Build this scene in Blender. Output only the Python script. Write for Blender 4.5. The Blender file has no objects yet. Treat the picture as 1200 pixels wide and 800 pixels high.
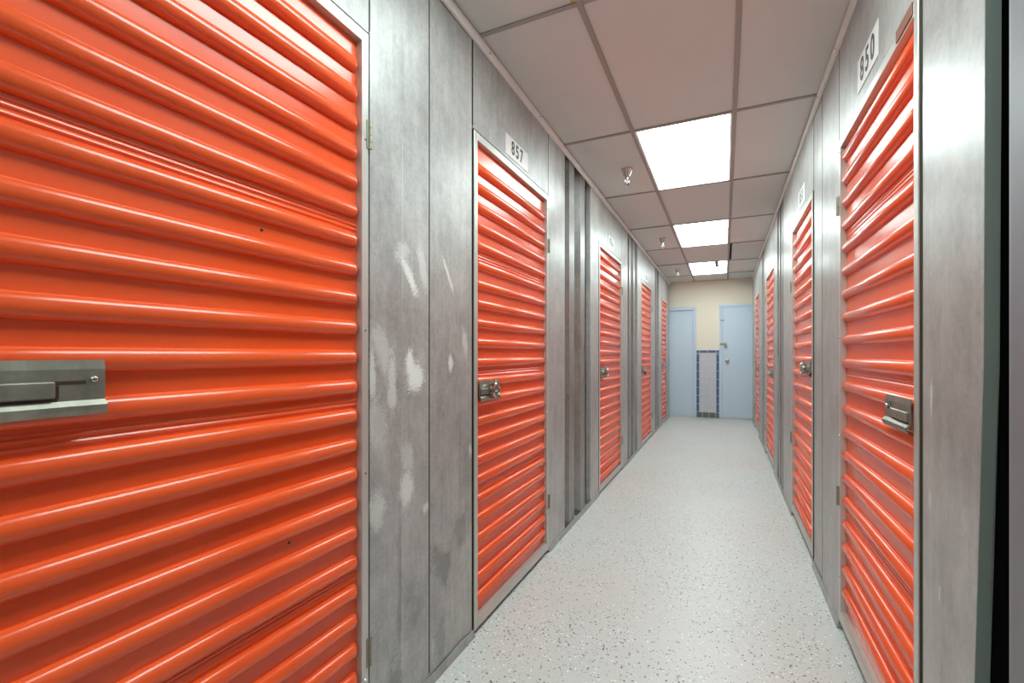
import bpy, bmesh, math, random
from mathutils import Vector, Matrix
random.seed(7)
S = bpy.context.scene
COL = S.collection

# ------------------------------------------------------------------ camera, world, exposure
YAW = 0.4332
CAM_Z = 1.2756
cam_data = bpy.data.cameras.new('camera')
cam_data.sensor_fit = 'HORIZONTAL'
cam_data.sensor_width = 36.0
cam_data.lens = 538.8 / 1200 * 36.0
cam_data.shift_y = 14.6 / 1200
cam_data.clip_start = 0.02
cam = bpy.data.objects.new('camera', cam_data)
COL.objects.link(cam)
cam.location = (0, 0, CAM_Z)
cam.rotation_euler = (math.pi / 2, 0, YAW)
S.camera = cam

world = bpy.data.worlds.new('world')
S.world = world
world.use_nodes = True
world.node_tree.nodes['Background'].inputs['Color'].default_value = (0.5, 0.5, 0.5, 1)
world.node_tree.nodes['Background'].inputs['Strength'].default_value = 0.05

S.view_settings.view_transform = 'Standard'
S.view_settings.look = 'None'
S.view_settings.gamma = 1.0
S.view_settings.use_curve_mapping = False
S.view_settings.exposure = 0.12
PANEL_LIGHT = 14.0          # the fluorescent ceiling panels
LIGHT_COLOUR = (0.84, 1.0, 0.99, 1)

# ------------------------------------------------------------------ measures of the corridor
XL, XR = -1.03, 0.4836      # faces of the two steel walls
Y0, YB = -3.018, 9.99       # back end behind the camera, far wall
H = 2.74                    # underside of the ceiling grid
G1, G2 = -0.5524, 0.0552    # the two long grid bars
YG = 1.862                  # a cross bar; the others every 1.22 m
YW = 9.93                   # far ends of the steel walls

# ------------------------------------------------------------------ helpers
def srgb(r, g, b):
    f = lambda c: c / 12.92 if c <= 0.04045 else ((c + 0.055) / 1.055) ** 2.4
    return (f(r / 255), f(g / 255), f(b / 255), 1)

class Nodes:
    def __init__(s, name):
        s.m = bpy.data.materials.new(name)
        s.m.use_nodes = True
        s.t = s.m.node_tree
        s.b = s.t.nodes['Principled BSDF']
    def n(s, kind, **kw):
        x = s.t.nodes.new(kind)
        for k, v in kw.items():
            setattr(x, k, v)
        return x
    def l(s, a, b):
        s.t.links.new(a, b)
    def inp(s, sock, v):
        if hasattr(v, 'is_output'):
            s.l(v, sock)
        else:
            sock.default_value = v
    def math(s, op, a, b=0.0, c=0.0, clamp=False):
        x = s.n('ShaderNodeMath', operation=op, use_clamp=clamp)
        for k, v in enumerate((a, b, c)):
            s.inp(x.inputs[k], v)
        return x.outputs[0]
    def pos(s, scale=(1, 1, 1)):
        if not hasattr(s, 'tc'):
            s.tc = s.n('ShaderNodeTexCoord')
        mp = s.n('ShaderNodeMapping')
        mp.inputs['Scale'].default_value = scale
        s.l(s.tc.outputs['Object'], mp.inputs['Vector'])
        return mp.outputs[0]
    def noise(s, scale, detail=3, rough=0.55, sc=(1, 1, 1)):
        x = s.n('ShaderNodeTexNoise')
        x.inputs['Scale'].default_value = scale
        x.inputs['Detail'].default_value = detail
        x.inputs['Roughness'].default_value = rough
        s.l(s.pos(sc), x.inputs['Vector'])
        return x.outputs['Fac']
    def ramp(s, v, a, b, lo=0.0, hi=1.0):
        x = s.n('ShaderNodeMapRange')
        s.inp(x.inputs['Value'], v)
        x.inputs['From Min'].default_value = a
        x.inputs['From Max'].default_value = b
        x.inputs['To Min'].default_value = lo
        x.inputs['To Max'].default_value = hi
        return x.outputs[0]
    def mix(s, f, a, b):
        x = s.n('ShaderNodeMix', data_type='RGBA')
        s.inp(x.inputs[0], f)
        s.inp(x.inputs[6], a)
        s.inp(x.inputs[7], b)
        return x.outputs[2]
    def set(s, **kw):
        for k, v in kw.items():
            s.inp(s.b.inputs[k.replace('_', ' ')], v)
        return s.m
    def bump(s, h, strength=0.2, dist=0.002):
        x = s.n('ShaderNodeBump')
        x.inputs['Strength'].default_value = strength
        x.inputs['Distance'].default_value = dist
        s.l(h, x.inputs['Height'])
        s.l(x.outputs[0], s.b.inputs['Normal'])

def simple(name, col, rough=0.5, metal=0.0, **kw):
    k = Nodes(name)
    return k.set(Base_Color=col, Roughness=rough, Metallic=metal, **kw)

def steel(name, base=0.58, rough=0.27, tint=(1.0, 0.99, 0.955), smears=(), scuffs=(), metallic=0.28):
    """galvanised sheet: spangle, vertical rolling streaks, chalky stains; smears are pale rubbed patches"""
    k = Nodes(name)
    v = k.n('ShaderNodeTexVoronoi', feature='F1')
    v.inputs['Scale'].default_value = 95
    k.l(k.pos(), v.inputs['Vector'])
    sp = k.n('ShaderNodeSeparateColor')
    k.l(v.outputs['Color'], sp.inputs[0])
    spang = sp.outputs[0]
    big = k.noise(2.6, 5, 0.6)
    streak = k.noise(5.0, 4, 0.6, (1, 7, 0.35))
    fine = k.noise(60, 3, 0.6, (1, 1, 0.4))
    dark = tuple(base * 0.62 * c for c in tint) + (1,)
    lite = tuple(base * 1.26 * c for c in tint) + (1,)
    mott = k.noise(9.0, 7, 0.72, (1, 1.2, 0.8))
    f = k.math('MULTIPLY_ADD', spang, 0.16, k.ramp(big, 0.3, 0.7, 0, 0.5))
    f = k.math('ADD', f, k.ramp(streak, 0.3, 0.7, 0, 0.22))
    f = k.math('ADD', f, k.ramp(mott, 0.36, 0.64, -0.16, 0.22))
    f = k.math('ADD', f, k.ramp(fine, 0.3, 0.7, -0.04, 0.10), clamp=True)
    col = k.mix(f, dark, lite)
    r = k.math('ADD', k.ramp(big, 0.3, 0.7, rough - 0.05, rough + 0.09), k.math('MULTIPLY', spang, 0.06))
    # small pale chips
    chips = k.noise(150, 3, 0.7, (1, 1, 0.5))
    zone = k.noise(3.2, 2, 0.5)
    chip = k.math('MULTIPLY', k.ramp(chips, 0.72, 0.77), k.ramp(zone, 0.5, 0.64), clamp=True)
    # fine crossing scratches in worn zones
    line = k.noise(7.0, 3, 0.55, (1, 2.6, 1.1))
    scr = k.ramp(k.math('ABSOLUTE', k.math('SUBTRACT', line, 0.5)), 0.012, 0.003)
    scr = k.math('MULTIPLY', scr, k.ramp(k.noise(2.3, 3, 0.6), 0.52, 0.66), clamp=True)
    scr = k.math('MULTIPLY', scr, k.ramp(k.noise(30, 2, 0.6), 0.42, 0.6), clamp=True)
    mask = k.math('MAXIMUM', k.math('MULTIPLY', chip, 0.30), k.math('MULTIPLY', scr, 0.45))
    def blobs(items, wob):
        acc = None
        for (y, z, ry, rz, tilt, st) in items:
            mp = k.n('ShaderNodeMapping', vector_type='TEXTURE')
            mp.inputs['Location'].default_value = (0, y, z)
            mp.inputs['Rotation'].default_value = (tilt, 0, 0)
            mp.inputs['Scale'].default_value = (1000, ry, rz)
            k.l(k.tc.outputs['Object'], mp.inputs['Vector'])
            ln = k.n('ShaderNodeVectorMath', operation='LENGTH')
            k.l(mp.outputs[0], ln.inputs[0])
            d = k.math('ADD', ln.outputs['Value'], wob)
            mk = k.ramp(d, 1.10, 0.62, 0, st)
            acc = mk if acc is None else k.math('MAXIMUM', acc, mk)
        return acc
    if smears:
        wob = k.math('ADD', k.ramp(k.noise(16, 3, 0.6), 0.3, 0.7, -0.28, 0.28), k.ramp(k.noise(130, 4, 0.75), 0.3, 0.7, -0.45, 0.45))
        mask = k.math('MAXIMUM', mask, blobs(smears, wob))
    if scuffs:
        wob2 = k.math('ADD', k.ramp(k.noise(14, 3, 0.6), 0.3, 0.7, -0.5, 0.5), k.ramp(k.noise(90, 3, 0.7), 0.3, 0.7, -0.3, 0.3))
        col = k.mix(blobs(scuffs, wob2), col, (0.13, 0.13, 0.12, 1))
    col = k.mix(mask, col, (0.80, 0.79, 0.76, 1))
    metal = k.math('SUBTRACT', metallic, k.math('MULTIPLY', mask, 0.3), clamp=True)
    r = k.math('ADD', r, k.math('MULTIPLY', mask, 0.25), clamp=True)
    k.bump(k.noise(3.5, 2, 0.45, (1, 1, 0.6)), 0.22, 0.012)
    return k.set(Base_Color=col, Roughness=r, Metallic=metal, Specular_IOR_Level=0.32)

def orange_paint(name, rough):
    k = Nodes(name)
    geo = k.n('ShaderNodeNewGeometry')          # ribs share one mesh, so the wear follows the place in the room
    def nz(scale, detail, r):
        x = k.n('ShaderNodeTexNoise')
        x.inputs['Scale'].default_value = scale
        x.inputs['Detail'].default_value = detail
        x.inputs['Roughness'].default_value = r
        k.l(geo.outputs['Position'], x.inputs['Vector'])
        return x.outputs['Fac']
    wear = nz(2.5, 3, 0.5)
    col = k.mix(k.ramp(wear, 0.3, 0.7), (0.82, 0.092, 0.020, 1), (0.88, 0.112, 0.022, 1))
    chip = k.math('MULTIPLY', k.ramp(nz(70, 3, 0.6), 0.74, 0.77), k.ramp(nz(2.2, 2, 0.5), 0.52, 0.62), clamp=True)
    col = k.mix(k.math('MULTIPLY', chip, 0.35), col, (0.12, 0.05, 0.03, 1))
    k.bump(nz(1.8, 1, 0.3), 0.05, 0.02)
    return k.set(Base_Color=col, Roughness=k.ramp(wear, 0.3, 0.7, rough, rough + 0.06), Specular_IOR_Level=0.6)

def floor_paint():
    k = Nodes('flaked_floor_paint')
    base = k.mix(k.ramp(k.noise(0.9, 4, 0.6), 0.35, 0.65), (0.60, 0.60, 0.575, 1), (0.64, 0.64, 0.625, 1))
    base = k.mix(k.ramp(k.noise(1.4, 3, 0.5), 0.56, 0.75, 0, 0.35), base, (0.64, 0.62, 0.53, 1))
    base = k.mix(k.ramp(k.noise(140, 3, 0.6), 0.35, 0.65, 0, 0.18), base, (0.5, 0.5, 0.48, 1))
    zone = k.ramp(k.noise(1.3, 3, 0.6), 0.36, 0.62, 0.25, 1.0)
    def flakes(scale, keep, size, chan):
        v = k.n('ShaderNodeTexVoronoi', feature='F1')
        v.inputs['Scale'].default_value = scale
        k.l(k.pos((1, 1, 0.01)), v.inputs['Vector'])
        sp = k.n('ShaderNodeSeparateColor')
        k.l(v.outputs['Color'], sp.inputs[0])
        on = k.math('LESS_THAN', sp.outputs[chan], k.math('MULTIPLY', zone, keep))
        near = k.math('LESS_THAN', v.outputs['Distance'], k.math('MULTIPLY_ADD', sp.outputs[(chan + 1) % 3], size, size * 0.35))
        return k.math('MULTIPLY', on, near)
    base = k.mix(k.math('MULTIPLY', flakes(80, 0.34, 0.30, 0), 0.9), base, (0.90, 0.90, 0.88, 1))
    base = k.mix(k.math('MULTIPLY', flakes(85, 0.40, 0.28, 1), 0.92), base, (0.035, 0.035, 0.035, 1))
    base = k.mix(k.math('MULTIPLY', flakes(110, 0.30, 0.30, 2), 0.8), base, (0.22, 0.22, 0.21, 1))
    k.bump(k.noise(60, 3, 0.6), 0.06, 0.003)
    return k.set(Base_Color=base, Roughness=0.38)

def ceiling_white():
    k = Nodes('ceiling_tile_vinyl')
    col = k.mix(k.ramp(k.noise(1.6, 4, 0.6), 0.3, 0.7), (0.62, 0.67, 0.655, 1), (0.66, 0.71, 0.695, 1))
    k.bump(k.noise(240, 2, 0.5), 0.05, 0.001)
    return k.set(Base_Color=col, Roughness=0.5)

def glow(name, strength):
    k = Nodes(name)
    return k.set(Base_Color=(0.9, 0.9, 0.9, 1), Roughness=0.6, Emission_Color=LIGHT_COLOUR, Emission_Strength=strength)

# -- mesh helpers: every builder works on a bmesh
def add_box(bm, a, b, bevel=0.0):
    x0, y0, z0 = (min(a[i], b[i]) for i in range(3))
    x1, y1, z1 = (max(a[i], b[i]) for i in range(3))
    v = [bm.verts.new(p) for p in ((x0, y0, z0), (x1, y0, z0), (x1, y1, z0), (x0, y1, z0), (x0, y0, z1), (x1, y0, z1), (x1, y1, z1), (x0, y1, z1))]
    f = [bm.faces.new([v[i] for i in q]) for q in ((0, 3, 2, 1), (4, 5, 6, 7), (0, 1, 5, 4), (1, 2, 6, 5), (2, 3, 7, 6), (3, 0, 4, 7))]
    if bevel > 0:
        es = list({e for q in f for e in q.edges})
        bmesh.ops.bevel(bm, geom=es, offset=bevel, segments=1, affect='EDGES')
    return bm

def add_extrude_y(bm, prof, y0, y1, closed=True):
    """profile of (x, z) points swept along y"""
    a = [bm.verts.new((x, y0, z)) for x, z in prof]
    b = [bm.verts.new((x, y1, z)) for x, z in prof]
    n = len(prof)
    for i in range(n if closed else n - 1):
        j = (i + 1) % n
        bm.faces.new((a[i], a[j], b[j], b[i]))
    if closed:
        bm.faces.new(a)
        bm.faces.new(list(reversed(b)))
    return bm

def add_extrude_z(bm, prof, z0, z1):
    a = [bm.verts.new((x, y, z0)) for x, y in prof]
    b = [bm.verts.new((x, y, z1)) for x, y in prof]
    n = len(prof)
    for i in range(n):
        j = (i + 1) % n
        bm.faces.new((a[i], a[j], b[j], b[i]))
    bm.faces.new(a)
    bm.faces.new(list(reversed(b)))
    return bm

def add_lathe(bm, prof, axis='z', seg=20, at=(0, 0, 0)):
    """profile of (radius, height) turned about an axis through at"""
    rings = []
    for r, h in prof:
        ring = []
        for k in range(seg):
            t = 2 * math.pi * k / seg
            u, w = r * math.cos(t), r * math.sin(t)
            p = {'z': (u, w, h), 'x': (h, u, w), 'y': (u, h, w)}[axis]
            ring.append(bm.verts.new((p[0] + at[0], p[1] + at[1], p[2] + at[2])))
        rings.append(ring)
    for a, b in zip(rings, rings[1:]):
        for k in range(seg):
            bm.faces.new((a[k], a[(k + 1) % seg], b[(k + 1) % seg], b[k]))
    bm.faces.new(rings[0])
    bm.faces.new(list(reversed(rings[-1])))
    return bm

def add_tube(bm, pts, r, seg=8):
    pts = [Vector(p) for p in pts]
    rings = []
    for i, p in enumerate(pts):
        d = (pts[min(i + 1, len(pts) - 1)] - pts[max(i - 1, 0)]).normalized()
        u = d.cross(Vector((1, 0, 0)))
        if u.length < 0.1:
            u = d.cross(Vector((0, 1, 0)))
        u.normalize()
        w = d.cross(u)
        rings.append([bm.verts.new(p + u * (r * math.cos(2 * math.pi * k / seg)) + w * (r * math.sin(2 * math.pi * k / seg))) for k in range(seg)])
    for a, b in zip(rings, rings[1:]):
        for k in range(seg):
            bm.faces.new((a[k], a[(k + 1) % seg], b[(k + 1) % seg], b[k]))
    bm.faces.new(rings[0])
    bm.faces.new(list(reversed(rings[-1])))
    return bm

def obj(name, bm, mat, parent=None, smooth=None, loc=None):
    bmesh.ops.recalc_face_normals(bm, faces=bm.faces)
    me = bpy.data.meshes.new(name)
    bm.to_mesh(me)
    bm.free()
    me.materials.append(mat)
    if smooth is not None:
        for p in me.polygons:
            p.use_smooth = True
        me.set_sharp_from_angle(angle=math.radians(smooth))
    return link(name, me, parent, loc)

def link(name, me, parent=None, loc=None):
    o = bpy.data.objects.new(name, me)
    COL.objects.link(o)
    if parent:
        o.parent = parent
    if loc:
        o.location = loc
    return o

def B():
    return bmesh.new()

def thing(name, label, cat, loc=(0, 0, 0), group=None):
    o = bpy.data.objects.new(name, None)
    o.empty_display_size = 0.1
    COL.objects.link(o)
    o.location = loc
    return tag(o, label, cat, group)

def tag(o, label, cat, group=None):
    o['label'] = label
    o['category'] = cat
    if group:
        o['group'] = group
    return o

def struct(o, label=None):
    o['kind'] = 'structure'
    if label:
        o['label'] = label
    return o

# ------------------------------------------------------------------ materials
M = {}
sm = []     # pale rubbed patches on the near left panels (y, z, ry, rz, tilt, strength)
for y, z, ry, rz, t, s_ in (
        (1.352, 1.232, .022, .055, .15, .95), (1.380, 1.187, .050, .058, .0, .95),
        (1.345, 1.560, .022, .075, .62, .75), (1.430, 1.595, .022, .085, .30, .42), (1.300, 1.630, .05, .030, .5, .35),
        (1.335, 0.795, .040, .065, .0, .50), (1.335, 0.905, .035, .05, .2, .30), (1.175, 0.765, .035, .065, .0, .42),
        (1.250, 1.170, .022, .11, .0, .42), (1.155, 1.215, .016, .08, .0, .45), (1.445, 0.690, .020, .018, .6, .5),
        (1.200, 1.290, .035, .09, .3, .30), (1.625, 1.235, .016, .035, .0, .6), (1.608, 1.600, .008, .085, .55, .6),
        (1.745, 1.315, .020, .07, .2, .35), (1.790, .845, .014, .035, .0, .5), (1.180, 1.05, .05, .08, .2, .28)):
    sm.append((y, z, ry * 1.1, rz * 1.1, t, min(1.0, s_ * 1.35)))
sc = [(1.56, 0.42, .055, .10, .55, .45), (1.70, 0.52, .05, .08, .4, .35), (1.27, 0.12, .045, .14, .0, .40), (1.53, 0.48, .02, .05, .5, .4),
      (1.29, .45, .012, .30, .0, .3), (1.36, 0.30, .10, .03, .7, .22), (1.55, 0.12, .05, .10, .2, .35)]
M['steel_near'] = steel('galvanised_steel_rubbed', 0.45, 0.36, smears=sm, scuffs=sc)
M['steel'] = steel('galvanised_steel', 0.46, 0.33)
M['steel_header'] = steel('galvanised_steel_spangled', 0.42, 0.36)
M['steel_right'] = steel('galvanised_steel_mirror', 0.43, 0.32, smears=[(1.53, 1.16, .006, .05, .0, .6), (1.54, .90, .01, .03, .0, .4), (2.70, 1.12, .006, .05, -.3, .6), (1.48, .68, .006, .02, .0, .5)])
M['steel_dark'] = steel('corrugated_grey_steel', 0.30, 0.32, metallic=0.45)
M['frame'] = simple('galvanised_frame_steel', (0.56, 0.55, 0.51, 1), 0.38, 0.45)
M['trim'] = simple('pale_trim_paint', (0.87, 0.88, 0.86, 1), 0.45)
M['void'] = simple('dark_unit_interior', (0.018, 0.018, 0.016, 1), 0.9)
M['greensteel'] = simple('dull_zinc_flange', (0.24, 0.28, 0.25, 1), 0.55, 0.3)
M['post'] = simple('grey_painted_post', (0.21, 0.21, 0.23, 1), 0.5, 0.2)
M['orange'] = orange_paint('orange_door_paint', 0.20)
M['floor'] = floor_paint()
M['tile'] = ceiling_white()
M['bar'] = simple('ceiling_grid_grey', (0.33, 0.335, 0.315, 1), 0.5)
M['deck'] = simple('dark_ceiling_void', (0.03, 0.028, 0.026, 1), 0.9)
M['glow'] = glow('ceiling_panel_light', PANEL_LIGHT)
M['chrome'] = simple('chrome', (0.56, 0.55, 0.53, 1), 0.12, 1.0)
M['zinc'] = steel('worn_zinc_latch', 0.30, 0.36, (1.0, 0.98, 0.80), metallic=0.7)
M['hinge'] = simple('weathered_hinge_steel', (0.36, 0.34, 0.27, 1), 0.42, 0.9)
M['slot'] = simple('latch_slot_shadow', (0.05, 0.02, 0.015, 1), 0.8)
M['gap_shade'] = simple('dark_gap_shade', (0.045, 0.038, 0.027, 1), 0.9, 0.0, Specular_IOR_Level=0.15)  # shade of door gaps and panel joints, put into a dark colour
M['black'] = simple('black_lock_body', (0.03, 0.03, 0.035, 1), 0.4)
M['sign'] = simple('white_sign_plastic', (0.80, 0.79, 0.78, 1), 0.32)
M['ink'] = simple('black_sign_ink', (0.03, 0.03, 0.035, 1), 0.5)
M['cream'] = simple('cream_wall_paint', (0.80, 0.76, 0.64, 1), 0.6)
M['blue'] = simple('pale_blue_door_paint', (0.56, 0.69, 0.80, 1), 0.4)
M['blue_frame'] = simple('pale_blue_frame_paint', (0.54, 0.68, 0.82, 1), 0.42)
M['tile_grey'] = simple('grey_glazed_tile', (0.57, 0.61, 0.65, 1), 0.22)
M['tile_blue'] = simple('steel_blue_glazed_tile', (0.075, 0.16, 0.30, 1), 0.22)
M['tile_base'] = simple('grey_green_base_tile', (0.13, 0.15, 0.15, 1), 0.3)
M['grout'] = simple('pale_grout', (0.70, 0.72, 0.72, 1), 0.8)
M['tan'] = simple('yellowed_bracket', (0.50, 0.38, 0.16, 1), 0.5)

# ------------------------------------------------------------------ floor, ceiling, end walls
bm = B(); add_box(bm, (XL - 0.6, Y0 - 0.1, -0.12), (XR + 0.6, YB + 0.1, 0))
struct(obj('floor', bm, M['floor']))

bm = B(); add_box(bm, (XL - 0.14, Y0 - 0.1, 2.83), (XR + 0.14, YB + 0.1, 2.90))
ceiling = struct(obj('ceiling', bm, M['deck']))
xs = [XL + 0.001, G1, G2, XR - 0.001]
ys = [YG + 1.22 * k for k in range(-4, 7)] + [YB]
LIGHT_ROWS = [k for k in range(len(ys) - 1) if (k - 4) in (-3, -1, 1, 3, 5)]
for i in range(len(ys) - 1):
    for c in range(3):
        if c == 1 and i in LIGHT_ROWS:
            continue
        x0, x1 = xs[c] + 0.004, xs[c + 1] - 0.004
        if c == 2 and i == 8:
            x0 += 0.032                      # this tile has slid off its bar and leaves a dark slit
        bm = B(); add_box(bm, (x0, ys[i] + 0.004, H + 0.004), (x1, min(ys[i + 1], YB) - 0.004, H + 0.018), 0.0015)
        o = obj('ceiling_tile', bm, M['tile'], ceiling)
        if c != 1 or i == 4:
            o.location.z = random.uniform(-0.001, 0.0015)
for x in (G1, G2):
    bm = B(); add_box(bm, (x - 0.012, Y0, H - 0.004), (x + 0.012, YB - 0.002, H + 0.003), 0.001)
    add_box(bm, (x - 0.0015, Y0, H + 0.003), (x + 0.0015, YB - 0.002, H + 0.04))
    obj('grid_bar', bm, M['bar'], ceiling)
for i, y in enumerate(ys[:-1]):
    for c in range(3):
        bm = B(); add_box(bm, (xs[c] + (0.012 if c else 0), y - 0.012, H - 0.003), (xs[c + 1] - (0.012 if c < 2 else 0), y + 0.012, H + 0.003), 0.001)
        obj('cross_bar', bm, M['bar'], ceiling)

bm = B(); add_box(bm, (XL - 0.6, YB, 0), (XR + 0.6, YB + 0.1, 2.83))
wall_back = struct(obj('wall_back', bm, M['cream']))
bm = B(); add_box(bm, (XL - 0.14, Y0 - 0.1, 0), (XR + 0.14, Y0, 2.83))
struct(obj('wall_front', bm, M['cream']))

# ------------------------------------------------------------------ ceiling light panels
LIGHT_LABELS = {-3: 'recessed ceiling light panel farthest behind the camera',
                -1: 'recessed ceiling light panel right above the camera, out of the picture',
                1: 'large glowing ceiling light panel nearest the viewer',
                3: 'glowing ceiling light panel second along the corridor, plain and clean',
                5: 'smallest glowing ceiling light panel by the cream wall, dark streak on it'}
for i in LIGHT_ROWS:
    kk = i - 4
    yc, xc = (ys[i] + ys[i + 1]) / 2, (G1 + G2) / 2
    t = thing('ceiling_light', LIGHT_LABELS[kk], 'ceiling light', (xc, yc, H), 'recessed ceiling light panels')
    hx, hy = (G2 - G1) / 2 - 0.013, 0.61 - 0.013
    bm = B(); add_box(bm, (-hx + .012, -hy + .012, 0.006), (hx - .012, hy - .012, 0.012), 0.001)
    dif = obj('diffuser', bm, M['glow'], t)
    bm = B()
    for a, b in (((-hx, -hy), (hx, -hy + .011)), ((-hx, hy - .011), (hx, hy)), ((-hx, -hy + .011), (-hx + .011, hy - .011)), ((hx - .011, -hy + .011), (hx, hy - .011))):
        add_box(bm, (a[0], a[1], 0.0), (b[0], b[1], 0.014))
    obj('lens_frame', bm, M['trim'], t)
    bm = B(); add_box(bm, (-hx, -hy, 0.014), (hx, hy, 0.075))
    obj('housing', bm, M['trim'], t)
    if kk == 5:
        bm = B(); add_box(bm, (0.105, -0.60 + .015, 0.002), (0.160, -0.06, 0.0058))
        obj('dark_streak', bm, simple('grey_streak', (0.22, 0.22, 0.22, 1), 0.7), dif)
        for px, py in ((-.12, .36), (-.10, .38), (.17, .28), (.20, .34), (.215, .22), (.235, .36), (.13, .33)):
            bm = B(); add_lathe(bm, [(.006, .0030), (.016, .0045), (.018, .0058)], seg=6, at=(px, py, 0))
            obj('dead_insect', bm, M['ink'], dif)

# ------------------------------------------------------------------ sprinklers, bracket
for k, (x, y, lab) in enumerate(((-0.705, 3.70, 'chrome sprinkler head beside the largest ceiling light panel'),
                                 (-0.715, 6.10, 'chrome sprinkler head beside the second ceiling light panel'),
                                 (-0.74, 8.45, 'chrome sprinkler head closest to the cream end wall'))):
    t = thing('sprinkler_head', lab, 'sprinkler', (x, y, H + 0.003), 'sprinkler heads')
    bm = B(); add_lathe(bm, [(.046, 0), (.046, -.004), (.040, -.012), (.034, -.035), (.026, -.052), (.024, -.060), (.012, -.060)], seg=24)
    obj('escutcheon_cup', bm, M['chrome'], t, 35)
    bm = B(); add_lathe(bm, [(.012, -.058), (.012, -.072), (.009, -.074), (.009, -.080)], seg=14)
    obj('thread_body', bm, M['chrome'], t, 35)
    for s in (-1, 1):
        bm = B(); add_tube(bm, [(s * .009, 0, -.078), (s * .015, 0, -.090), (s * .014, 0, -.108), (s * .005, 0, -.122)], .0035)
        obj('yoke_arm', bm, M['chrome'], t, 40)
    bm = B(); add_lathe(bm, [(.004, -.080), (.004, -.120)], seg=8)
    obj('heat_bulb', bm, simple('clear_bulb_glass', (0.8, 0.75, 0.7, 1), 0.1), t, 40)
    bm = B(); add_lathe(bm, [(.019, -.120), (.021, -.1225), (.019, -.125)], seg=16)
    obj('deflector', bm, M['chrome'], t, 40)
bm = B(); add_box(bm, (-.045, -.020, -.0070), (.050, .016, -.0042), .0008)
t = tag(obj('ceiling_bracket', bm, M['tan'], None, loc=(-0.535, 1.822, H)), 'small yellowed bracket at a ceiling grid crossing', 'bracket')
bm = B(); add_lathe(bm, [(.005, -.0090), (.005, -.0070)], seg=10)
obj('screw', bm, M['slot'], t)

# ------------------------------------------------------------------ the steel side walls
def wx(side, n):
    return XL + n if side < 0 else XR - n

def wbox(bm, side, y0, y1, z0, z1, n0, n1, bevel=0.0):
    return add_box(bm, (wx(side, n0), y0, z0), (wx(side, n1), y1, z1), bevel)

walls = {}
for side, nm in ((-1, 'wall_left'), (1, 'wall_right')):
    bm = B(); wbox(bm, side, Y0, YW, 0, 2.83, -0.14, -0.075)
    walls[side] = struct(obj(nm, bm, M['void']))

PT = 2.735     # panels end just under the ceiling grid
DT = 2.297     # top of the door openings
def panel(side, y0, y1, mat='steel', z0=0.004, z1=PT, name='wall_panel', kink=None, n=0.0):
    bm = B()
    s = -side
    if kink is None:
        wbox(bm, side, y0 + .0025, y1 - .0025, z0, z1, n - 0.040, n, 0.0012)
    else:
        ykink, dn = kink
        pr = [(wx(side, -.03), y0 + .0015), (wx(side, 0), y0 + .0015), (wx(side, dn), ykink - .006), (wx(side, dn * .1), ykink), (wx(side, 0), y1 - .0035), (wx(side, -.03), y1 - .0035)]
        add_extrude_z(bm, pr, z0, z1)
    return obj(name, bm, M[mat], walls[side])

def corrugated(side, y0, y1, ridges):
    """recessed deck sheet with trapezoid ridges"""
    w = y1 - y0
    pitch = w / (ridges + 0.35)
    dpt, top = -0.046, -0.004
    pr = [(dpt, y0 - .02)]
    y = y0 + pitch * 0.30
    for k in range(ridges):
        pr += [(dpt, y), (top, y + pitch * 0.10), (top, y + pitch * 0.52), (dpt, y + pitch * 0.62)]
        y += pitch
    pr.append((dpt, y1 + .02))
    prof = [(wx(side, n), yy) for n, yy in pr] + [(wx(side, -0.054), y1 + .02), (wx(side, -0.054), y0 - .02)]
    bm = B()
    add_extrude_z(bm, prof, 0.004, PT)
    return obj('corrugated_panel', bm, M['steel_dark'], walls[side])

def base_channel(side, y0, y1):
    """ragged sheet angle along the floor under a panel"""
    bm = B()
    n = max(2, int((y1 - y0) / 0.05))
    prev = None
    for k in range(n + 1):
        y = y0 + (y1 - y0) * k / n
        zt = 0.036 + random.uniform(-0.004, 0.004)
        ring = [bm.verts.new((wx(side, a), y, z)) for a, z in ((0.0005, 0.0), (0.010, 0.0), (0.0045, zt), (0.0005, zt))]
        if prev:
            for j in range(4):
                bm.faces.new((prev[j], prev[(j + 1) % 4], ring[(j + 1) % 4], ring[j]))
        else:
            bm.faces.new(ring)
        prev = ring
    bm.faces.new(list(reversed(prev)))
    return obj('base_channel', bm, M['steel_header'], walls[side])

# left wall, near to far
panel(-1, Y0, -1.0, 'steel'); panel(-1, -1.0, 0.178, 'steel')
panel(-1, 0.178, 1.142, 'steel_header', DT, PT, 'header_panel')
panel(-1, 1.142, 1.470, 'steel_near', kink=(1.31, 0.002))
panel(-1, 1.470, 1.806, 'steel_near', n=-0.003)
panel(-1, 1.806, 2.785, 'steel_header', DT, PT, 'header_panel')
panel(-1, 2.785, 3.122); corrugated(-1, 3.122, 3.801, 2); panel(-1, 3.801, 4.085)
panel(-1, 4.085, 5.105, 'steel_header', DT, PT, 'header_panel')
panel(-1, 5.105, 5.449); corrugated(-1, 5.449, 6.103, 2); panel(-1, 6.103, 6.40)
panel(-1, 6.40, 7.39, 'steel_header', DT, PT, 'header_panel')
panel(-1, 7.39, 7.80); corrugated(-1, 7.80, 8.25, 1); panel(-1, 8.25, 8.60)
panel(-1, 8.60, 9.47, 'steel_header', DT, PT, 'header_panel')
panel(-1, 9.47, YW)
for a, b in ((Y0, .178), (1.142, 1.806), (2.785, 4.085), (5.105, 6.40), (7.39, 8.60), (9.47, YW)):
    base_channel(-1, a, b)
def seam(side, y, z0=0.05, z1=2.69, w=.0028):  # thin dark strip painted as the shadow of the overlapping sheet edge
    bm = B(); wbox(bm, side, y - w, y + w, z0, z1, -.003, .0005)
    return obj('panel_seam_shade', bm, M['gap_shade'], walls[side])
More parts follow.
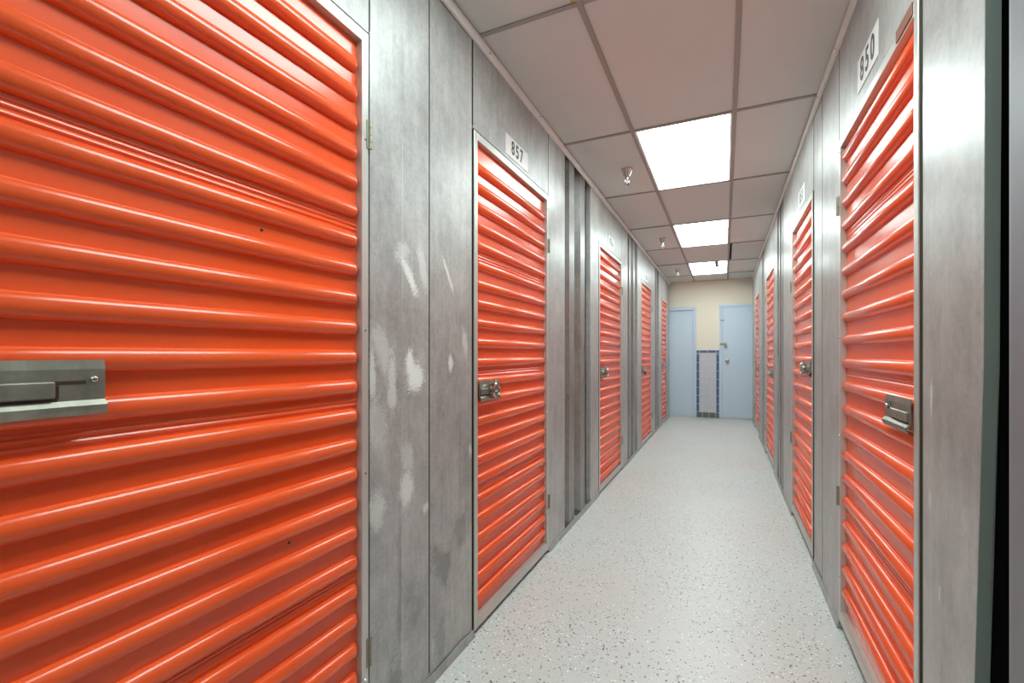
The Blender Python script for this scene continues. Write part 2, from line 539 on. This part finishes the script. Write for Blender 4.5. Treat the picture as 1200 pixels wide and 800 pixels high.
seam(-1, 1.470); seam(-1, 1.806, DT + .01); seam(-1, 2.785, DT + .01); seam(-1, 1.142, DT + .01)
# right wall, near to far
DTR = 2.262
panel(1, Y0, -1.6, 'post'); panel(1, -1.6, -0.3, 'post')
bm = B(); add_extrude_z(bm, [(wx(1, -.11), -.3), (wx(1, 0), -.3), (wx(1, 0), 1.166), (wx(1, -.004), 1.182), (wx(1, -.012), 1.190), (wx(1, -.11), 1.192)], 0.004, PT)
obj('wall_panel', bm, M['post'], walls[1])
# the bent edge panel beside door 850: its near edge leans and its flange turns into the wall
bm = B()
edge = [(0.004, 1.336), (0.35, 1.318), (0.8, 1.292), (1.25, 1.267), (1.8, 1.262), (PT, 1.262)]
rows = []
for z, y in edge:
    rows.append([bm.verts.new(p) for p in ((wx(1, 0), y, z), (wx(1, 0), 1.585, z), (wx(1, -.03), 1.585, z), (wx(1, -.03), y + .012, z))])
for a, b in zip(rows, rows[1:]):
    for j in range(4):
        bm.faces.new((a[j], a[(j + 1) % 4], b[(j + 1) % 4], b[j]))
bm.faces.new(rows[0]); bm.faces.new(list(reversed(rows[-1])))
wp = obj('wall_panel', bm, M['steel_right'], walls[1])
bm = B()
rows = []
for z, y in edge:
    w = .0235 + .003 * math.sin(z * 5)
    rows.append([bm.verts.new(p) for p in ((wx(1, -.0005), y - .002, z), (wx(1, -.0005), y + .0, z), (wx(1, -w), y + .0, z), (wx(1, -w), y - .002, z))])
for a, b in zip(rows, rows[1:]):
    for j in range(4):
        bm.faces.new((a[j], a[(j + 1) % 4], b[(j + 1) % 4], b[j]))
bm.faces.new(rows[0]); bm.faces.new(list(reversed(rows[-1])))
obj('edge_flange', bm, M['greensteel'], wp)
panel(1, 1.585, 2.575, 'steel_header', DTR, PT, 'header_panel')
panel(1, 2.575, 2.985, 'steel_right'); panel(1, 2.985, 3.262, 'steel_right', n=-.003)
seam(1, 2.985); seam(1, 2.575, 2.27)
panel(1, 3.262, 4.225, 'steel_header', DTR, PT, 'header_panel')
panel(1, 4.225, 4.83); corrugated(1, 4.83, 5.36, 2); panel(1, 5.36, 5.66)
panel(1, 5.66, 6.72, 'steel_header', DTR, PT, 'header_panel')
panel(1, 6.72, 7.02); corrugated(1, 7.02, 7.40, 1); panel(1, 7.40, 8.02)
panel(1, 8.02, 9.08, 'steel_header', DTR, PT, 'header_panel')
panel(1, 9.08, YW)
for a, b in ((Y0, 1.16), (1.345, 1.585), (2.575, 3.262), (4.225, 5.66), (6.72, 8.02), (9.08, YW)):
    base_channel(1, a, b)

# pale angle trim along the tops of both walls, with its screws
for side, nm in ((-1, 'trim_1'), (1, 'trim_2')):
    cuts = [Y0, -0.6, 2.10, 4.8, 7.4, YW]
    root = None
    for a, b in zip(cuts, cuts[1:]):
        bm = B()
        prof = [(wx(side, .0005), H - .050), (wx(side, .012), H - .050), (wx(side, .012), H - .0045), (wx(side, .0005), H - .0045)]
        add_extrude_y(bm, prof, a + .0008, b - .0008)
        if root is None:
            root = struct(obj(nm, bm, M['trim']))
        else:
            obj('trim_length', bm, M['trim'], root)
    for y in (1.56, 1.95, 2.6, 3.05, 3.9, 4.7, 5.6, 6.6, 7.6):
        bm = B(); add_lathe(bm, [(.005, wx(side, .0118)), (.004, wx(side, .0145))], axis='x', seg=8, at=(0, y, H - .028))
        obj('screw', bm, M['hinge'], root)

# ------------------------------------------------------------------ text plates
def digits_mesh(txt, h):
    cu = bpy.data.curves.new('digits', 'FONT')
    cu.body = txt
    cu.align_x, cu.align_y = 'CENTER', 'CENTER'
    cu.size = h * 1.42
    cu.extrude = 0.0004
    cu.offset = 0.0026
    cu.space_character = 1.06
    tmp = bpy.data.objects.new('digits', cu)
    COL.objects.link(tmp)
    dg = bpy.context.evaluated_depsgraph_get()
    dg.update()
    me = bpy.data.meshes.new_from_object(tmp.evaluated_get(dg))
    bpy.data.objects.remove(tmp)
    bpy.data.curves.remove(cu)
    me.materials.clear()
    me.materials.append(M['ink'])
    return me

def sign(side, y0, y1, z0, z1, txt, label, dh, sx=0.8):
    yc, zc = (y0 + y1) / 2, (z0 + z1) / 2
    bm = B(); add_box(bm, (0, (y0 - yc), z0 - zc), (-side * .002, (y1 - yc), z1 - zc))
    o = obj('number_sign', bm, M['sign'], None, loc=(wx(side, .0006), yc, zc))
    tag(o, label, 'sign', 'unit number signs')
    adv = dh * 0.86 * sx * 1.16
    for k, ch in enumerate(txt):
        d = link('digit', digits_mesh(ch, dh), o)
        u = (k - (len(txt) - 1) / 2) * adv
        d.scale = (sx, 1, 1)
        if side < 0:
            d.matrix_local = Matrix.Translation((.0026, u, 0)) @ Matrix(((0, 0, 1, 0), (1, 0, 0, 0), (0, 1, 0, 0), (0, 0, 0, 1))) @ Matrix.Diagonal((sx, 1, 1, 1))
        else:
            d.matrix_local = Matrix.Translation((-.0026, -u, 0)) @ Matrix(((0, 0, -1, 0), (-1, 0, 0, 0), (0, 1, 0, 0), (0, 0, 0, 1))) @ Matrix.Diagonal((sx, 1, 1, 1))
    return o

sign(1, 1.972, 2.242, 2.308, 2.436, '850', 'white plate reading 850 above the nearest right-hand door', 0.086)
sign(-1, 2.143, 2.438, 2.318, 2.424, '857', 'white number plate above the left-hand orange door seen whole', 0.070)
sign(1, 3.58, 3.86, 2.300, 2.420, '851', 'small white number plate above the second right-hand door', 0.074)
sign(-1, 4.46, 4.72, 2.330, 2.440, '856', 'faint white number plate above the third left-hand door', 0.072)
sign(-1, 6.75, 6.98, 2.325, 2.435, '855', 'tiny faint number plate above the fourth left-hand door', 0.072)

# ------------------------------------------------------------------ orange storage doors
def rib_mesh(s, y0, y1, hz=0.0235, dn=0.0225):
    bm = B()
    stations = [(y0, .30), (y0 + .004, .62), (y0 + .010, .85), (y0 + .020, 1.0), (y1 - .020, 1.0), (y1 - .010, .85), (y1 - .004, .62), (y1, .30)]
    prev = None
    N = 12
    for y, f in stations:
        ring = []
        for k in range(N + 1):
            a = math.pi * (k / N - 0.5)
            c = max(0.0, math.cos(a))
            ring.append(bm.verts.new((s * (dn * f * c ** 0.9 - 0.0006), y, math.sin(a) * hz * (0.55 + 0.45 * f))))
        if prev:
            for k in range(N):
                bm.faces.new((prev[k], prev[k + 1], ring[k + 1], ring[k]))
        else:
            bm.faces.new(ring)
        prev = ring
    bm.faces.new(list(reversed(prev)))
    bmesh.ops.recalc_face_normals(bm, faces=bm.faces)
    me = bpy.data.meshes.new('rib')
    bm.to_mesh(me); bm.free()
    me.materials.append(M['orange'])
    for p in me.polygons:
        p.use_smooth = True
    me.set_sharp_from_angle(angle=math.radians(50))
    return me

FLAT = -0.020      # depth of the flat sheet behind the wall face
def storage_door(side, y0, y1, label, pitch, rib0, seam0, latch_z, top=2.290, bottom=0.022, lock=None, hinges=(0.33, 1.97), every=6, gap=.008, latch_len=0.25, screws=()):
    """y0 is the latch edge (near), y1 the hinge edge (far)"""
    s = -side
    yc = (y0 + y1) / 2
    a, b = y0 - yc + gap, y1 - yc - .008
    t = thing('storage_door', label, 'door', (wx(side, 0), yc, 0), 'orange storage unit doors')
    sw = 0.032
    bm = B(); add_box(bm, (s * .004, a, bottom), (-s * .036, a + sw, top), .0015); obj('frame_stile', bm, M['frame'], t)
    bm = B(); add_box(bm, (s * .004, b - sw * .9, bottom), (-s * .036, b, top), .0015); obj('frame_stile', bm, M['frame'], t)
    bm = B(); add_box(bm, (s * .004, a + sw, top - .036), (-s * .036, b - sw * .9, top), .0015); obj('frame_rail', bm, M['frame'], t)
    bm = B(); add_extrude_y(bm, [(s * .002, bottom), (s * .005, bottom + .004), (s * .005, bottom + .040), (-s * .002, bottom + .050), (-s * .036, bottom + .050), (-s * .036, bottom)], a + sw, b - sw * .9)
    obj('frame_rail', bm, M['frame'], t)
    sd = M['gap_shade']  # dark strips stand in for the shade in the gaps round the leaf
    bm = B(); add_box(bm, (s * .0005, a - gap + .004, bottom), (-s * .034, a - .0006, top)); obj('edge_gap_shade', bm, sd, t)
    bm = B(); add_box(bm, (-s * .005, b + .0006, bottom), (-s * .034, b + .0045, top)); obj('edge_gap_shade', bm, sd, t)
    bm = B(); add_box(bm, (-s * .004, a, top + .0004), (-s * .034, b, top + .0062)); obj('edge_gap_shade', bm, sd, t)
    ya, yb = a + sw + .0005, b - sw * .9 - .0005
    z_lo, z_hi = bottom + .0505, top - .0365
    seams = sorted(z for z in (seam0 + every * pitch * k for k in range(-5, 6)) if z_lo + 0.04 < z < z_hi - 0.035)
    bounds = [z_lo] + [z + .015 for z in seams] + [z_hi]
    ribs = [z for z in (rib0 + pitch * k for k in range(-30, 31)) if z_lo + .024 < z < z_hi - .024]
    rm = rib_mesh(s, ya + .004, yb - .004)
    for k in range(len(bounds) - 1):
        zb, zt = bounds[k], bounds[k + 1]
        pr = [(FLAT, zb)]
        if k < len(seams):
            zs = seams[k]
            for cz in (zs - .011, zs + .003):
                pr += [(FLAT, cz - .006), (FLAT + .0020, cz - .003), (FLAT + .0027, cz), (FLAT + .0020, cz + .003), (FLAT, cz + .006)]
            pr += [(FLAT, zs + .011), (FLAT + .002, zs + .0115)]
        pr.append((FLAT + (.002 if k < len(seams) else 0), zt))
        prof = [(s * n, z) for n, z in pr] + [(-s * .030, zt), (-s * .030, zb)]
        bm = B(); add_extrude_y(bm, prof, ya, yb)
        sh = obj('steel_sheet', bm, M['orange'], t)
        for z in ribs:
            if zb <= z < zt:
                r = link('rib', rm, sh, (s * FLAT, 0, z))
    # rivets on the frame
    for z in (0.25, 0.9, 1.35, 1.95, 2.2):
        bm = B(); add_lathe(bm, [(.0045, s * .0038), (.003, s * .0062)], axis='x', seg=8, at=(0, b - sw * .45, z))
        obj('rivet', bm, M['chrome'], t)
    for z in hinges:
        bm = B(); add_box(bm, (s * .0042, b - .010, z - .045), (s * .0065, b + .006, z + .045))
        hg = obj('hinge', bm, M['hinge'], t)
        for q in range(4):
            bm = B(); add_lathe(bm, [(.0058, z - .044 + q * .022), (.0058, z - .044 + q * .022 + .0205)], axis='z', seg=10, at=(s * .008, b + .004, 0))
            obj('knuckle', bm, M['hinge'], hg, 40)
    for (yy, zz) in screws:
        bm = B(); add_lathe(bm, [(.0045, s * (FLAT - .0002)), (.003, s * (FLAT + .003))], axis='x', seg=8, at=(0, yy - yc, zz))
        obj('screw', bm, M['black'], t)
    # slide bolt
    la, lb = ya + .004, ya + latch_len
    z = latch_z
    bm = B()
    pr = [(.0050, .046), (.0090, .046), (.0120, .030), (.0120, -.024), (.0200, -.033), (.0205, -.042), (.0150, -.050), (.0120, -.050), (.0165, -.041), (.0160, -.035), (.0085, -.025), (.0085, .029)]
    add_extrude_y(bm, [(s * n, z + q) for n, q in pr], la, lb)
    plate = obj('latch_plate', bm, M['zinc'], t)
    bm = B(); add_box(bm, (s * .0118, lb - .072, z + .004), (s * .0126, lb - .028, z + .0105)); obj('bolt_slot', bm, M['slot'], plate)
    bm = B(); add_box(bm, (s * .0120, la + .004, z - .018), (s * .0185, lb - .070, z + .010), .002); obj('sliding_bolt', bm, M['zinc'], plate)
    bm = B(); add_box(bm, (s * .0121, lb - .0790, z - .020), (s * .0126, lb - .0640, z + .0035)); obj('bolt_gap_shade', bm, M['slot'], plate)
    bm = B(); add_box(bm, (s * .0121, la + .006, z - .0235), (s * .0127, lb - .066, z - .0185)); obj('bolt_gap_shade', bm, M['slot'], plate)  # shadow below the sliding bolt, added as a dark strip
    if side > 0:
        bm = B(); add_box(bm, (s * .0121, lb - .060, z + .014), (s * .0126, lb - .053, z + .028)); obj('plate_slit', bm, M['slot'], plate)
    bm = B(); add_lathe(bm, [(.0065, s * .0118), (.0060, s * .0145), (.0030, s * .0170)], axis='x', seg=12, at=(0, lb - .016, z + .012)); obj('latch_rivet', bm, M['chrome'], plate, 50)
    if lock:
        kind, lab = lock
        ly = yc + la + latch_len * 0.56
        if kind == 'disc':
            o = thing('padlock', lab, 'padlock', (wx(side, .0195), ly, z - .002), 'padlocks on the slide bolts')
            bm = B(); add_lathe(bm, [(.030, s * .0005), (.036, s * .004), (.036, s * .020), (.032, s * .025), (.026, s * .0255), (.024, s * .0225), (.004, s * .0225)], axis='x', seg=28)
            obj('disc_body', bm, M['chrome'], o, 30)
            bm = B(); add_lathe(bm, [(.009, s * .0222), (.009, s * .0265), (.007, s * .0275)], axis='x', seg=16, at=(0, 0, -.010))
            cy_ = obj('key_cylinder', bm, M['hinge'], o, 30)
            bm = B(); add_box(bm, (s * .0272, -.001, -.015), (s * .0280, .001, -.005)); obj('keyhole', bm, M['slot'], cy_)
            bm = B(); add_tube(bm, [(s * .012, -.014, .030), (s * .012, -.012, .042), (s * .012, 0, .048), (s * .012, .012, .042), (s * .012, .014, .030)], .0045)
            obj('shackle', bm, M['chrome'], o, 40)
        else:
            o = thing('padlock', lab, 'padlock', (wx(side, .0195), ly, z - .03), 'padlocks on the slide bolts')
            bm = B(); add_box(bm, (s * .0006, -.026, -.042), (s * .022, .026, 0), .004); obj('lock_body', bm, M['black'], o)
            bm = B(); add_tube(bm, [(s * .011, -.017, -.002)] + [(s * .011, -.017 * math.cos(q * math.pi / 8), .016 + .017 * math.sin(q * math.pi / 8)) for q in range(9)] + [(s * .011, .017, -.002)], .004)
            obj('shackle', bm, M['chrome'], o, 40)
    return t

L, R = -1, 1
RUST = simple('rusty_brown_steel', (0.20, 0.075, 0.045, 1), 0.6)
storage_door(L, 0.178, 1.142, 'huge orange door filling the left of the picture, empty slide bolt', .0909, 1.174, 1.128, 1.219, latch_len=.228,
             screws=((0.50, 1.245), (0.48, 1.62), (0.78, 1.585), (0.86, 0.775)))
storage_door(L, 1.806, 2.785, 'second left orange door, beside the rubbed steel panels, with a round lock', .0909, 1.235, 1.185, 1.105,
             lock=('disc', 'round chrome disc padlock nearest the viewer on the left wall'), latch_len=.205)
storage_door(L, 4.085, 5.105, 'third left orange door, between two grey corrugated panels', .0895, 1.20, 1.245, 1.105,
             lock=('disc', 'chrome disc padlock on the third left door'))
storage_door(L, 6.40, 7.39, 'narrow-looking fourth left orange door with a black padlock', .0909, 1.20, 1.245, 1.06,
             lock=('square', 'small black square padlock on the fourth left door'))
storage_door(L, 8.60, 9.47, 'farthest orange door on the left wall, next to the blue door', .0909, 1.20, 1.245, 1.08,
             lock=('disc', 'chrome disc padlock farthest away on the left wall'))
d850 = storage_door(R, 1.585, 2.575, 'nearest right orange door under the 850 plate, slide bolt without lock', .1040, 1.233, 1.188, 1.100, top=2.255, bottom=.05,
             hinges=(0.62, 1.96), latch_len=.220, gap=.022, screws=((2.02, 1.57), (2.1, .83)))
# rust-brown torn strip at the near end of its top rail
bm = B(); add_box(bm, (-.0036, 1.640 - 2.08, 2.226), (-.0075, 1.775 - 2.08, 2.262), .0006)
obj('torn_strip', bm, RUST, d850)
storage_door(R, 3.262, 4.225, 'second right orange door, past the mirror-bright steel panel, round lock', .0985, 1.235, 1.095, 1.186, top=2.255, bottom=.05,
             lock=('disc', 'chrome disc padlock nearest the viewer on the right wall'), hinges=(0.62, 1.80))
storage_door(R, 5.66, 6.72, 'third right orange door, beyond the grey corrugated panel', .0985, 1.235, 1.19, 1.06, top=2.255, bottom=.05,
             lock=('disc', 'chrome disc padlock on the third right door'))
storage_door(R, 8.02, 9.08, 'thinnest-looking orange door at the far end of the right wall', .0985, 1.235, 1.19, 1.06, top=2.255, bottom=.05)

# ------------------------------------------------------------------ the cream end wall: blue doors, tiled wainscot
def frame_piece(name, parent, x0, x1, z0, z1, dy, mat='blue_frame'):
    bm = B(); add_box(bm, (x0, YB - dy, z0), (x1, YB - .0005, z1), .003)
    return obj(name, bm, M[mat], parent)

bm = B(); add_box(bm, (-1.46, YB - .012, .022), (-.580, YB - .001, 2.160), .001)
d1 = struct(obj('door_1', bm, M['blue']), 'pale blue recessed door at the left of the end wall')
frame_piece('door_frame', d1, -.578, -.520, 0, 2.225, .045)
frame_piece('door_frame', d1, -1.52, -1.462, 0, 2.225, .045)
frame_piece('door_frame', d1, -1.461, -.579, 2.162, 2.225, .045)
bm = B(); add_box(bm, (-.034, YB - .022, .030), (.86, YB - .001, 2.188), .002)
d2 = struct(obj('door_2', bm, M['blue']), 'pale blue door with knob and hasp at the right of the end wall')
frame_piece('door_frame', d2, -.094, -.038, 0, 2.240, .028)
frame_piece('door_frame', d2, .864, .92, 0, 2.240, .028)
frame_piece('door_frame', d2, -.037, .863, 2.192, 2.240, .028)
bm = B(); add_box(bm, (-.085, YB - .034, 1.452), (.035, YB - .0285, 1.488), .001); hp = obj('hasp', bm, M['chrome'], d2)
bm = B(); add_tube(bm, [(.02, YB - .034, 1.46), (.02, YB - .055, 1.46), (.02, YB - .055, 1.48), (.02, YB - .034, 1.48)], .005); obj('staple', bm, M['chrome'], hp, 40)
bm = B(); add_box(bm, (-.005, YB - .060, 1.395), (.045, YB - .036, 1.440), .004); obj('hasp_lock', bm, M['hinge'], hp)
bm = B(); add_lathe(bm, [(.034, YB - .0215), (.034, YB - .028), (.014, YB - .032), (.014, YB - .055), (.028, YB - .062), (.030, YB - .078), (.018, YB - .088)], axis='y', seg=18, at=(.045, 0, 1.135)); obj('door_knob', bm, M['chrome'], d2, 40)
bm = B(); add_box(bm, (-.075, YB - .034, 1.925), (-.005, YB - .0285, 1.950), .001); obj('upper_latch', bm, M['hinge'], d2)

tx0, tx1, tz1 = -.517, -.097, 1.352
bm = B(); add_box(bm, (tx0, YB - .006, 0), (tx1, YB - .0005, tz1)); grout = obj('grout_bed', bm, M['grout'], wall_back)
def tile(x0, x1, z0, z1, mat, name='tile'):
    g = .0035
    bm = B(); add_box(bm, (x0 + g, YB - .011 - random.uniform(0, .001), z0 + g), (x1 - g, YB - .0055, z1 - g), .0015)
    return obj(name, bm, M[mat], wall_back)
bw = .057
for k, (a, b) in enumerate(((tx0, -.405), (-.405, -.285), (-.285, -.165), (-.165, tx1))):
    tile(a, b, 0, .112, 'tile_base', 'base_tile')
zz = .112
while zz < tz1 - bw - .02:
    z2 = min(zz + .165, tz1 - bw)
    tile(tx0, tx0 + bw, zz, z2, 'tile_blue', 'border_tile'); tile(tx1 - bw, tx1, zz, z2, 'tile_blue', 'border_tile')
    zz = z2
for a, b in ((tx0, tx0 + bw), (tx0 + bw, -.312), (-.312, tx1 - bw), (tx1 - bw, tx1)):
    tile(a, b, tz1 - bw, tz1, 'tile_blue', 'border_tile')
rows_n = 10
hz = (tz1 - bw - .112) / rows_n
for r in range(rows_n):
    z = .112 + r * hz
    for a, b in ((tx0 + bw, -.40), (-.40, -.247), (-.247, tx1 - bw)):
        tile(a, b, z, z + hz, 'tile_grey')
